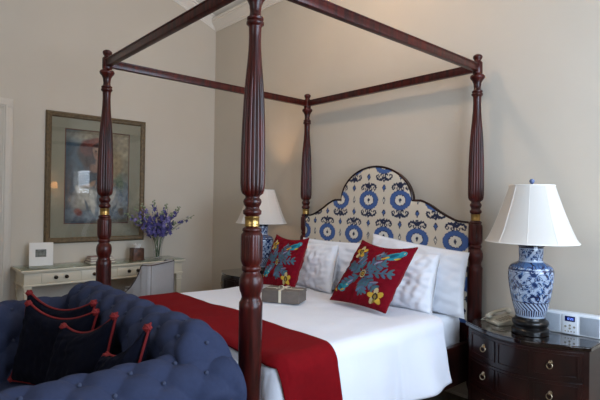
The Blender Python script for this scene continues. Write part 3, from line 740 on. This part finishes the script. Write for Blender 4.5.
bl(.49, .775, .082, .115, 8, '#b48c70', .15); bl(.455, .75, .03, .07, 0, '#86604a', .3); bl(.50, .725, .05, .045, 0, '#a87a62', .3); bl(.465, .79, .018, .011, 0, '#2a1810', .3); bl(.53, .79, .018, .011, 0, '#2a1810', .3); bl(.50, .755, .012, .022, 0, '#94684e', .3); bl(.50, .728, .026, .010, 0, '#8a2a24', .3); bl(.49, .855, .09, .035, 8, '#3a1812', .2)
bl(.5, .665, .05, .055, 0, '#a07a62', .2); bl(.48, .60, .10, .06, 0, '#9a745c', .25); bl(.63, .46, .15, .045, -28, '#a88468', .2); bl(.36, .41, .13, .04, 30, '#a07e62', .2); bl(.5, .40, .05, .035, 0, '#b08c70', .2)
bl(.35, .24, .25, .20, 10, '#b4b0a2', .3); bl(.64, .21, .24, .19, -15, '#a4a6a2', .3); bl(.5, .10, .42, .10, 0, '#7e8a92'); bl(.27, .30, .07, .17, 30, '#d4cfc0', .2); bl(.42, .22, .04, .19, 12, '#d8d4c6', .2); bl(.70, .28, .05, .15, -30, '#ccc8ba', .2); bl(.58, .18, .035, .16, -10, '#dcd8cc', .2)
bl(.50, .30, .03, .19, 4, '#46525c', .2); bl(.34, .17, .02, .14, 18, '#6c7880', .3); bl(.76, .14, .02, .12, -22, '#66727a', .3); bl(.2, .12, .06, .06, 0, '#8c4a3c', .3); bl(.88, .12, .05, .06, 0, '#6c5a48', .3)
st = sn(5, 30, 90)[:, None]; P_ = np.clip(P_ * (1 + .16 * st) * .72, 0.004, 1)
Vp = [(.0125, qa0 + .008 + (qa1 - qa0 - .016) * u, qb0 + .008 + (qb1 - qb0 - .016) * v) for u, v in zip(U_, V_)]
Fp = [(j * nu + i, j * nu + i + 1, (j + 1) * nu + i + 1, (j + 1) * nu + i) for j in range(nv - 1) for i in range(nu - 1)]
mkobj('print', Vp, Fp, 'painting', pf, col=P_)
MB().box(.0145, .0165, -hw + .055, hw - .055, .055, hh - .055, 0).build('picture_glass', 'glass', pf)

# ------------------------------------------------------------------ white writing desk
dk = empty('writing_desk', (-1.70, -1.40, 0), 'white painted writing desk with three drawers against the left wall', 'desk')
DX0, DX1, DY0, DY1, DZ = -.225, .20, -.82, .88, .78
MB().box(DX0, DX1, DY0, DY1, DZ - .026, DZ - .004, .005).box(DX0 + .01, DX1 - .01, DY0 + .01, DY1 - .01, DZ - .036, DZ - .024, .004).build('desk_top', 'desk_paint', dk)
MB().box(DX0 + .004, DX1 - .004, DY0 + .004, DY1 - .004, DZ - .0038, DZ + .0, .001).build('glass_top', 'tableglass', dk)
MB().box(DX0 + .02, DX1 - .03, DY0 + .03, DY1 - .03, DZ - .155, DZ - .034, .003).box(DX0 + .015, DX1 - .018, DY0 + .02, DY1 - .02, DZ - .165, DZ - .148, .005).build('desk_frame', 'desk_paint', dk)
for (a, b) in ((-.64, -.29), (-.275, .075), (.09, .44)):
    d = MB().box(DX1 - .035, DX1 - .022, a, b, DZ - .138, DZ - .042, .003).build('drawer', 'desk_paint', dk)
    for q in (.36, .64):
        yk = a + (b - a) * q
        kb = MB().lathe([(.017, 0), (.018, .003), (.008, .006), (.007, .014), (.015, .019), (.016, .025), (.010, .031), (.002, .033)], 20, T=Matrix.Translation((DX1 - .022, yk, DZ - .09)) @ Matrix.Rotation(PI / 2, 4, 'Y')).build('knob', 'pewter', d)
for fx in (DX0 + .055, DX1 - .06):
    for fy in (DY0 + .065, DY1 - .065):
        mb = MB().box(fx - .036, fx + .036, fy - .036, fy + .036, DZ - .19, DZ - .16, .004).box(fx - .030, fx + .030, fy - .030, fy + .030, DZ - .225, DZ - .185, .004).box(fx - .036, fx + .036, fy - .036, fy + .036, DZ - .238, DZ - .222, .004)
        V = [(fx + sx * w_, fy + sy * w_, z_) for (w_, z_) in ((.018, .05), (.029, DZ - .235)) for sx, sy in ((-1, -1), (1, -1), (1, 1), (-1, 1))]
        mb.add(V, [(0, 1, 2, 3), (4, 5, 6, 7)] + [(i, (i + 1) % 4, 4 + (i + 1) % 4, 4 + i) for i in range(4)]); mb.box(fx - .026, fx + .026, fy - .026, fy + .026, 0, .055, .006)
        mb.build('leg', 'desk_paint', dk)
# things on the desk
f = empty('photo_frame', (-1.76, -1.99, DZ), 'small white square frame with a tiny dark print, on the left end of the desk', 'photo frame', rz=math.radians(-12))
LT = Matrix.Rotation(math.radians(-8), 4, 'Y')
MB().box(-.011, .011, -.108, .108, .0, .235, .004, T=LT).build('frame_border', 'pipew', f)
MB().box(.0105, .0125, -.052, .045, .09, .165, 0, T=LT).build('frame_print', 'photo', f)
MB().box(-.075, -.005, -.02, .02, .0, .006, .001).box(-.075, -.068, -.02, .02, 0, .12, .001, T=Matrix.Translation((0, 0, 0)) @ Matrix.Rotation(math.radians(0), 4, 'Y')).build('frame_stand', 'pipew', f)
zb = DZ
for k, (mm, lab, hgt) in enumerate((('cover2', 'plum covered book at the bottom of the stack on the desk', .024), ('cover', 'dusty pink book in the middle of the desk stack', .026), ('paper', 'pale book on top of the stack behind the far bed post', .02))):
    b = empty('book', (-1.70, -1.43, zb), lab, 'book', 'books on the desk', rz=.05 - .06 * k)
    sx, sy = .09 - .006 * k, .13 - .008 * k
    MB().box(-sx + .004, sx - .004, -sy + .004, sy - .004, .003, hgt - .003, .001).build('pages', 'paper', b)
    MB().box(-sx, sx, -sy, sy, 0, .003, .001).box(-sx, sx, -sy, sy, hgt - .003, hgt, .001).box(-sx, -sx + .003, -sy, sy, 0, hgt, .001).build('cover', mm if mm != 'paper' else 'cover', b)
    zb += hgt
tb = empty('tissue_box', (-1.72, -1.015, DZ), 'square brown wooden tissue box with white tissue, on the desk beside the vase', 'tissue box')
MB().box(-.062, .062, -.062, .062, 0, .135, .006).box(-.066, .066, -.066, .066, 0, .012, .003).build('box_body', 'tissuewood', tb)
mb = MB()
for k in range(3):
    def ts(u, v, k=k):
        a = (u - .5) * 1.8; w_ = .012 + .022 * v; return Vector((w_ * math.sin(a * 1.5 + k * 2.1) + .006 * math.sin(8 * u + k), (u - .5) * .05 * (1 + v * .4), .13 + .06 * v * (1 - .35 * abs(math.sin(3 * u + k)))))
    mb.grid(12, 8, ts)
mb.build('tissue', 'tissue', tb)
# vase
vx, vy = -1.70, -.775
vs_ = empty('vase', (vx, vy, DZ), 'flared clear glass vase of violet flowers on the right of the desk', 'vase')
MB().lathe([(.042, 0), (.046, .003), (.043, .02), (.040, .05), (.042, .1), (.05, .16), (.063, .215), (.082, .265), (.079, .266), (.060, .217), (.046, .16), (.038, .1), (.036, .05), (.036, .014), (.002, .012)], 40).build('vase_body', 'glass', vs_); vs_.scale = (1.16, 1.16, 1.08)
def flower(i, tip, base, spike, mm, label):
    t = empty('delphinium_stem', (vx + base[0], vy + base[1], DZ + .02), label, 'flower', 'flower stems in the vase')
    tip = (tip[0], tip[1] * 1.12, tip[2] * 1.04 + .012)
    b0 = Vector((0, 0, 0)); tp = Vector((tip[0] - base[0], tip[1] - base[1], tip[2] - .02))
    mid = Vector(((.02 * tp.x - base[0] * .5), .15 * tp.y, .22)); 
    pts = [Vector(p) for p in catmull([b0, mid, mid.lerp(tp, .55) + Vector((0, 0, .02)), tp], 8)]
    MB().tube(pts, .0028, 6).build('stem', 'stem', t)
    r_ = random.Random(i); mb = MB(); L = len(pts); bd = MB()
    for k in range(spike):
        f_ = 1 - k / spike * .62; idx = f_ * (L - 1); j = min(L - 2, int(idx)); p = pts[j].lerp(pts[j + 1], idx - j)
        sz = .010 + .017 * (k / spike) ** .5; a = k * 2.4 + r_.random()
        ax = (pts[j + 1] - pts[j]).normalized(); o1 = ax.orthogonal().normalized(); o2 = ax.cross(o1)
        n_ = (o1 * math.cos(a) + o2 * math.sin(a)); c = p + n_ * (sz * 1.1)
        if k < spike * .2: bd.ball(tuple(c), sz * .7, seg=6); continue
        q1 = n_.orthogonal().normalized(); q2 = n_.cross(q1)
        for e in range(5):
            an = e * 2 * PI / 5 + r_.random() * .4; dv = q1 * math.cos(an) + q2 * math.sin(an)
            w_ = n_.cross(dv) * sz * .5; tp_ = c + dv * sz * 1.25 + n_ * sz * .35
            n0 = len(mb.v); mb.add([c, c + dv * sz * .6 + w_, tp_, c + dv * sz * .6 - w_], [(0, 1, 2, 3)])
    mb.build('blossoms', mm, t, smooth=False); bd.tube([pts[int(L * .8)], pts[-1] + (pts[-1] - pts[-3]) * .2], .0032, 6); bd.build('buds', 'bud', t)
    lf = MB()
    for k in range(9):
        idx = .40 * (L - 1) + k * .06 * (L - 1); j = min(L - 2, int(idx)); p = pts[j]; a = r_.random() * 6.28
        dv = Vector((math.cos(a), math.sin(a), .5)).normalized(); w_ = dv.cross(Vector((0, 0, 1))) * .013; ln = .045 + .035 * r_.random()
        lf.add([p, p + dv * ln * .4 + w_, p + dv * ln + Vector((0, 0, -.012)), p + dv * ln * .4 - w_], [(0, 1, 2, 3)])
    lf.build('leaves', 'leaf', t, smooth=False)
FL = [((.02, .40, .47), 9, 'petal', 'violet flower stem drooping furthest right out of the vase'), ((.0, .24, .57), 22, 'petal', 'violet flower spike leaning right, second from the right in the vase'),
      ((.05, .14, .50), 22, 'petal2', 'mauve flower spike low on the right side of the bouquet'), ((-.02, .10, .60), 20, 'petal', 'violet flower spike right of the bouquet centre'),
      ((.06, .02, .52), 24, 'petal', 'deep violet flower spike at the front middle of the bouquet'), ((.0, -.05, .64), 20, 'petal', 'tallest violet flower spike at the top of the bouquet'),
      ((-.05, -.16, .60), 18, 'petal2', 'mauve flower spike rising left of the tallest spike'), ((.06, -.15, .49), 24, 'petal', 'violet flower spike at the front left of the bouquet'),
      ((.02, -.26, .56), 20, 'petal2', 'mauve flower spike second from the left in the vase'), ((.03, -.36, .50), 16, 'petal2', 'pale mauve flower spike reaching furthest left'),
      ((.08, -.24, .43), 18, 'petal', 'violet flower spike hanging low on the left of the bouquet'), ((.09, .16, .40), 16, 'petal', 'violet flower spike hanging low over the vase rim on the right')]
for i, (tip, sp, mm, lab) in enumerate(FL):
    a = i * 2.4; flower(i, tip, (.017 * math.cos(a), .017 * math.sin(a)), sp, mm, lab)

# ------------------------------------------------------------------ desk chair
fa = math.radians(214)
chx = empty('desk_chair', (-1.13, -1.27, 0), 'pale grey upholstered chair with sloping sides and brown nail trim, drawn up to the desk', 'chair', rz=fa)
# local: +x is the facing direction; back at x=-.27
def chpath():
    P = [(.25, -.27), (.0, -.275), (-.16, -.275), (-.25, -.272), (-.278, -.25), (-.285, 0), (-.278, .25), (-.25, .272), (-.16, .275), (.0, .275), (.25, .27)]
    return catmull([(x, y * .76, 0) for x, y in P], 8)
cpth = chpath(); Lc = len(cpth)
def chh(p): 
    x = p[0]; t = min(1, max(0, (x + .215) / .27)); return .85 - .29 * (1 - (1 - t) ** 2.2) * smst(0, .12, t) - .02 * smst(.04, .25, x)
mb = MB(); V = []
for i, p in enumerate(cpth):
    a = cpth[max(0, i - 1)]; b = cpth[min(Lc - 1, i + 1)]; tn = Vector((b[0] - a[0], b[1] - a[1], 0)).normalized(); nr = Vector((-tn.y, tn.x, 0))
    h = chh(p); p = Vector(p); th = .028
    ring = [p + nr * th + Vector((0, 0, .26)), p + nr * th + Vector((0, 0, h - .02)), p + nr * th * .6 + Vector((0, 0, h - .004)), p + Vector((0, 0, h)), p - nr * th * .6 + Vector((0, 0, h - .004)), p - nr * th + Vector((0, 0, h - .02)), p - nr * th + Vector((0, 0, .26))]
    V += ring
F = []
for i in range(Lc - 1):
    for k in range(7): F.append((i * 7 + k, i * 7 + (k + 1) % 7, (i + 1) * 7 + (k + 1) % 7, (i + 1) * 7 + k))
F += [tuple(range(7)), tuple(reversed(range((Lc - 1) * 7, Lc * 7)))]
sh = mkobj('chair_shell', V, F, 'chairfab', chx, angle=50)
for off in (1, -1):
    pts = []
    for i, p in enumerate(cpth):
        a = cpth[max(0, i - 1)]; b = cpth[min(Lc - 1, i + 1)]; tn = Vector((b[0] - a[0], b[1] - a[1], 0)).normalized(); nr = Vector((-tn.y, tn.x, 0))
        pts.append(Vector(p) + nr * off * .027 + Vector((0, 0, chh(p) - .012)))
    MB().tube(pts, .005, 6).build('nail_trim', 'chairtrim', sh)
for sy in (-1, 1): MB().tube([(-.300, sy * .217, .27), (-.300, sy * .217, .835)], .0028, 6).build('seam_cord', 'chairtrim', sh)
MB().box(-.25, .27, -.18, .18, .34, .47, .03, seg=4).build('seat_cushion', 'chairfab', chx)
MB().box(-.25, .26, -.18, .18, .25, .345, .01).build('seat_frame', 'chairfab', chx)
for sx in (-.22, .22):
    for sy in (-.16, .16): MB().lathe([(.013, 0), (.015, .02), (.022, .25), (.024, .27)], 16, cx=sx, cy=sy).build('leg', 'dark', chx)

# ------------------------------------------------------------------ tufted sofa at the foot of the bed
SX = 1.19
sf_ = empty('tufted_sofa', (SX, -2.6, 0), 'slate blue button-tufted sofa with rolled arms at the foot of the bed', 'sofa')
def path_len(P):
    P = [np.array(p) for p in P]; s_ = [0]
    for i in range(1, len(P)): s_.append(s_[-1] + float(np.linalg.norm(P[i] - P[i - 1])))
    return P, s_
def tuft(s_, t_, A=.085, B=.075, amp=.03):
    p, q = (t_ / A + s_ / B) / 2, (t_ / A - s_ / B) / 2
    g = abs(math.sin(PI * p) * math.sin(PI * q)) ** .45
    dp, dq = (p - round(p)), (q - round(q)); db = math.hypot((dp + dq) * A, (dp - dq) * B)
    return amp * (.45 * g ** 1.3 + .55 * (1 - math.exp(-(db / .035) ** 2))), db
def tufted(P, axis, t0, t1, nt, place, s_lo, s_hi, hfun, name, A=.085, B=.085, amp=.027):
    P = catmull([(a, b, 0) for a, b in P], 14); P, S = path_len(P)
    mb = MB(); V = []; N = len(P)
    for j in range(nt):
        tj = t0 + (t1 - t0) * j / (nt - 1)
        for i, p in enumerate(P):
            a = P[max(0, i - 1)]; b = P[min(N - 1, i + 1)]; tn = (b - a) / np.linalg.norm(b - a); nr = np.array([-tn[1], tn[0], 0])
            k = smst(s_lo - .02, s_lo + .04, S[i]) * (1 - smst(s_hi - .05, s_hi, S[i])) * smst(0, .05, min(tj - t0, t1 - tj) if t1 > t0 else 1)
            d_, _ = tuft(S[i] - s_lo, tj, A, B, amp); q = p + nr * (d_ * k)
            V.append(place(q[0], q[1], tj, hfun))
    F = [(j * N + i, j * N + i + 1, (j + 1) * N + i + 1, (j + 1) * N + i) for j in range(nt - 1) for i in range(N - 1)] + [tuple(range(N)), tuple(reversed(range((nt - 1) * N, nt * N)))]
    mb.add(V, F); o = mb.build(name, 'sofa', sf_, angle=70)
    # buttons
    proto = None
    for a_ in range(-30, 31):
        for b_ in range(-30, 31):
            if (a_ + b_) % 2: continue
            s_ = b_ * B + s_lo; t_ = a_ * A
            if not (s_lo + .02 < s_ < s_hi - .05 and min(t0, t1) + .06 < t_ < max(t0, t1) - .06): continue
            i = min(range(N), key=lambda i: abs(S[i] - s_)); i = min(max(i, 1), N - 2); tn = (P[i + 1] - P[i - 1]); tn /= np.linalg.norm(tn); nr = np.array([-tn[1], tn[0], 0])
            q = P[i] + nr * .003; pos = place(q[0], q[1], t_, hfun)
            if proto is None: bt = proto = MB().ball((0, 0, 0), .009, seg=10).build('tufting_button', 'button', o)
            else: bt = proto.copy(); C.objects.link(bt)
            bt.parent = o; bt.location = pos
    return o
# back: profile in (y,z) local y rel -2.6 ; inner side first (normal = left of direction)
BKP = [(.20, .30), (.205, .45), (.215, .60), (.215, .72), (.20, .81), (.205, .895), (.26, .948), (.33, .945), (.39, .885), (.405, .80), (.40, .70), (.41, .5), (.42, .12)]
def hback(t): return 1.0
def place_back(a, b, t, h):
    e = t if t > 0 else -t + .12; z = b
    if b > .5: z = .5 + (b - .5) * (1 - .30 * smst(.66, .85, e) ** 1.8)
    return Vector((t, a, z + .0))
tufted(BKP, 'x', -.74, .84, 180, place_back, .12, .98, hback, 'sofa_back')
# arms: profile in local (x outward distance, z)
ARP = [(.63, .30), (.635, .45), (.635, .60), (.63, .71), (.65, .795), (.70, .845), (.77, .845), (.85, .81), (.895, .745), (.89, .67), (.85, .62), (.84, .5), (.84, .12)]
for sgn in (1, -1):
    def place_arm(a, b, t, h, sgn=sgn): return Vector((sgn * a, t, b))
    tufted(ARP, 'y', -.44, .40, 110, place_arm, .12, .85, hback, 'sofa_arm')
MB().box(-.68, .68, -.40, .24, .12, .31, .015).build('sofa_base', 'sofa', sf_)
MB().box(-.64, .64, -.43, .215, .30, .46, .045, seg=5).build('seat_cushion', 'sofa', sf_)
for sx in (-.76, .76):
    for sy in (-.36, .36): MB().lathe([(.018, 0), (.03, .02), (.034, .05), (.022, .08), (.03, .122)], 20, cx=sx, cy=sy).build('leg', 'dark', sf_)

# ------------------------------------------------------------------ navy pillows on the sofa
def navy(corners, label, seed, th=.15):
    nu = nv = 44
    o, VF = cushion('throw_pillow', corners, th, 'navy', nu, nv, dogear=.09, sag=.12, seed=seed, wr=.003)
    tag(o, label, 'pillow', 'navy pillows on the sofa')
    r = rim(VF, nu, nv); MB().tube(r[::2], .0058, 8, closed=True).build('piping', 'piping', o)
    cen = sum(VF, Vector()) / len(VF)
    for idx in (0, nu - 1, (nv - 1) * nu, nv * nu - 1):
        p = VF[idx]; c = p + (cen - p).normalized() * .022; mb = MB()
        mb.ball((0, 0, 0), .018, 1, 1, .85, seg=14); 
        for k in range(3): mb.tube([(.017 * math.cos(a) , .017 * math.sin(a) * math.cos(k * 1.05), .016 * math.sin(a) * math.sin(k * 1.05)) for a in [2 * PI * q / 16 for q in range(16)]], .0035, 6, closed=True)
        for i in range(len(mb.v)): mb.v[i] = mb.v[i] + c
        mb.build('corner_knot', 'piping', o)
    return o
navy(((.58, -2.66, .475), (1.06, -2.47, .475), (.62, -2.63, .955), (1.12, -2.435, .952)), 'navy pillow with red piping, furthest back in the row on the sofa', 31, .11)
navy(((.62, -2.71, .475), (1.14, -2.50, .475), (.74, -2.66, .922), (1.20, -2.45, .923)), 'navy pillow with red piping, second from the far sofa arm', 32, .11)
navy(((.97, -2.64, .475), (1.42, -2.52, .475), (1.09, -2.58, .858), (1.435, -2.45, .95)), 'navy pillow with red piping in the middle of the row', 33, .13)
navy(((1.44, -2.63, .475), (1.78, -2.57, .49), (1.56, -2.54, .822), (1.768, -2.445, .967)), 'navy pillow with red piping nearest the bright tufted sofa arm', 34, .15)

# ------------------------------------------------------------------ lit wall lamp (seen only as a reflection in the picture glass)
sc_ = empty('wall_lamp', (XR, -.20, 1.62), 'warm shaded brass wall lamp on the wall beside the window', 'lamp')
MB().lathe([(.045, 0), (.045, .012), (.012, .02), (.01, .09)], 24, T=Matrix.Rotation(-PI / 2, 4, 'Y')).tube([(-.09, 0, 0), (-.12, 0, .03), (-.12, 0, .08)], .007, 8).build('bracket', 'brass', sc_)
MB().lathe([(.085, .08), (.055, .22)], 32, cx=-.12, caps=False).build('lamp_shade', 'frosted', sc_)
point('wall_lamp_bulb', (XR - .12, -.20, 1.77), 6, (1, .62, .32), .03)
# unseen pendant above the bed, added to light the headboard wall
pz_ = ZE + SL * (YB + 1.0)
pd = empty('fill_pendant', (1.0, -1.0, 3.86), 'unseen frosted glass pendant lamp, added above the bed to light the headboard wall', 'lamp')
MB().tube([(0, 0, .22), (0, 0, pz_ - 3.85)], .006, 8).lathe([(.05, .23), (.05, .25), (.02, .27)], 24).build('fill_pendant_rod', 'brass', pd)
MB().lathe([(.10, .0), (.15, .07), (.14, .15), (.09, .22), (.05, .235)], 32, caps=False).build('fill_pendant_shade', 'frosted', pd)
point('bedside_bulb', (-.47, -.2, 1.42), .7, (1, .62, .32), .03)
sl = bpy.data.lights.new('bedside_bulb_up', 'SPOT'); sl.energy = 22; sl.color = (1, .58, .28); sl.spot_size = 1.5; sl.spot_blend = 1; sl.shadow_soft_size = .03
so = bpy.data.objects.new('bedside_bulb_up', sl); C.objects.link(so); so.location = (-.47, -.2, 1.5); so.rotation_euler = (PI, 0, 0)
point('fill_pendant_bulb', (1.0, -1.0, 3.84), 32, (1, .82, .64), .10)  # bulb of the added pendant

# ------------------------------------------------------------------ render look
scn.view_settings.view_transform = 'Standard'; scn.view_settings.look = 'None'; scn.view_settings.gamma = 1; scn.view_settings.use_curve_mapping = False
scn.view_settings.exposure = 0.10
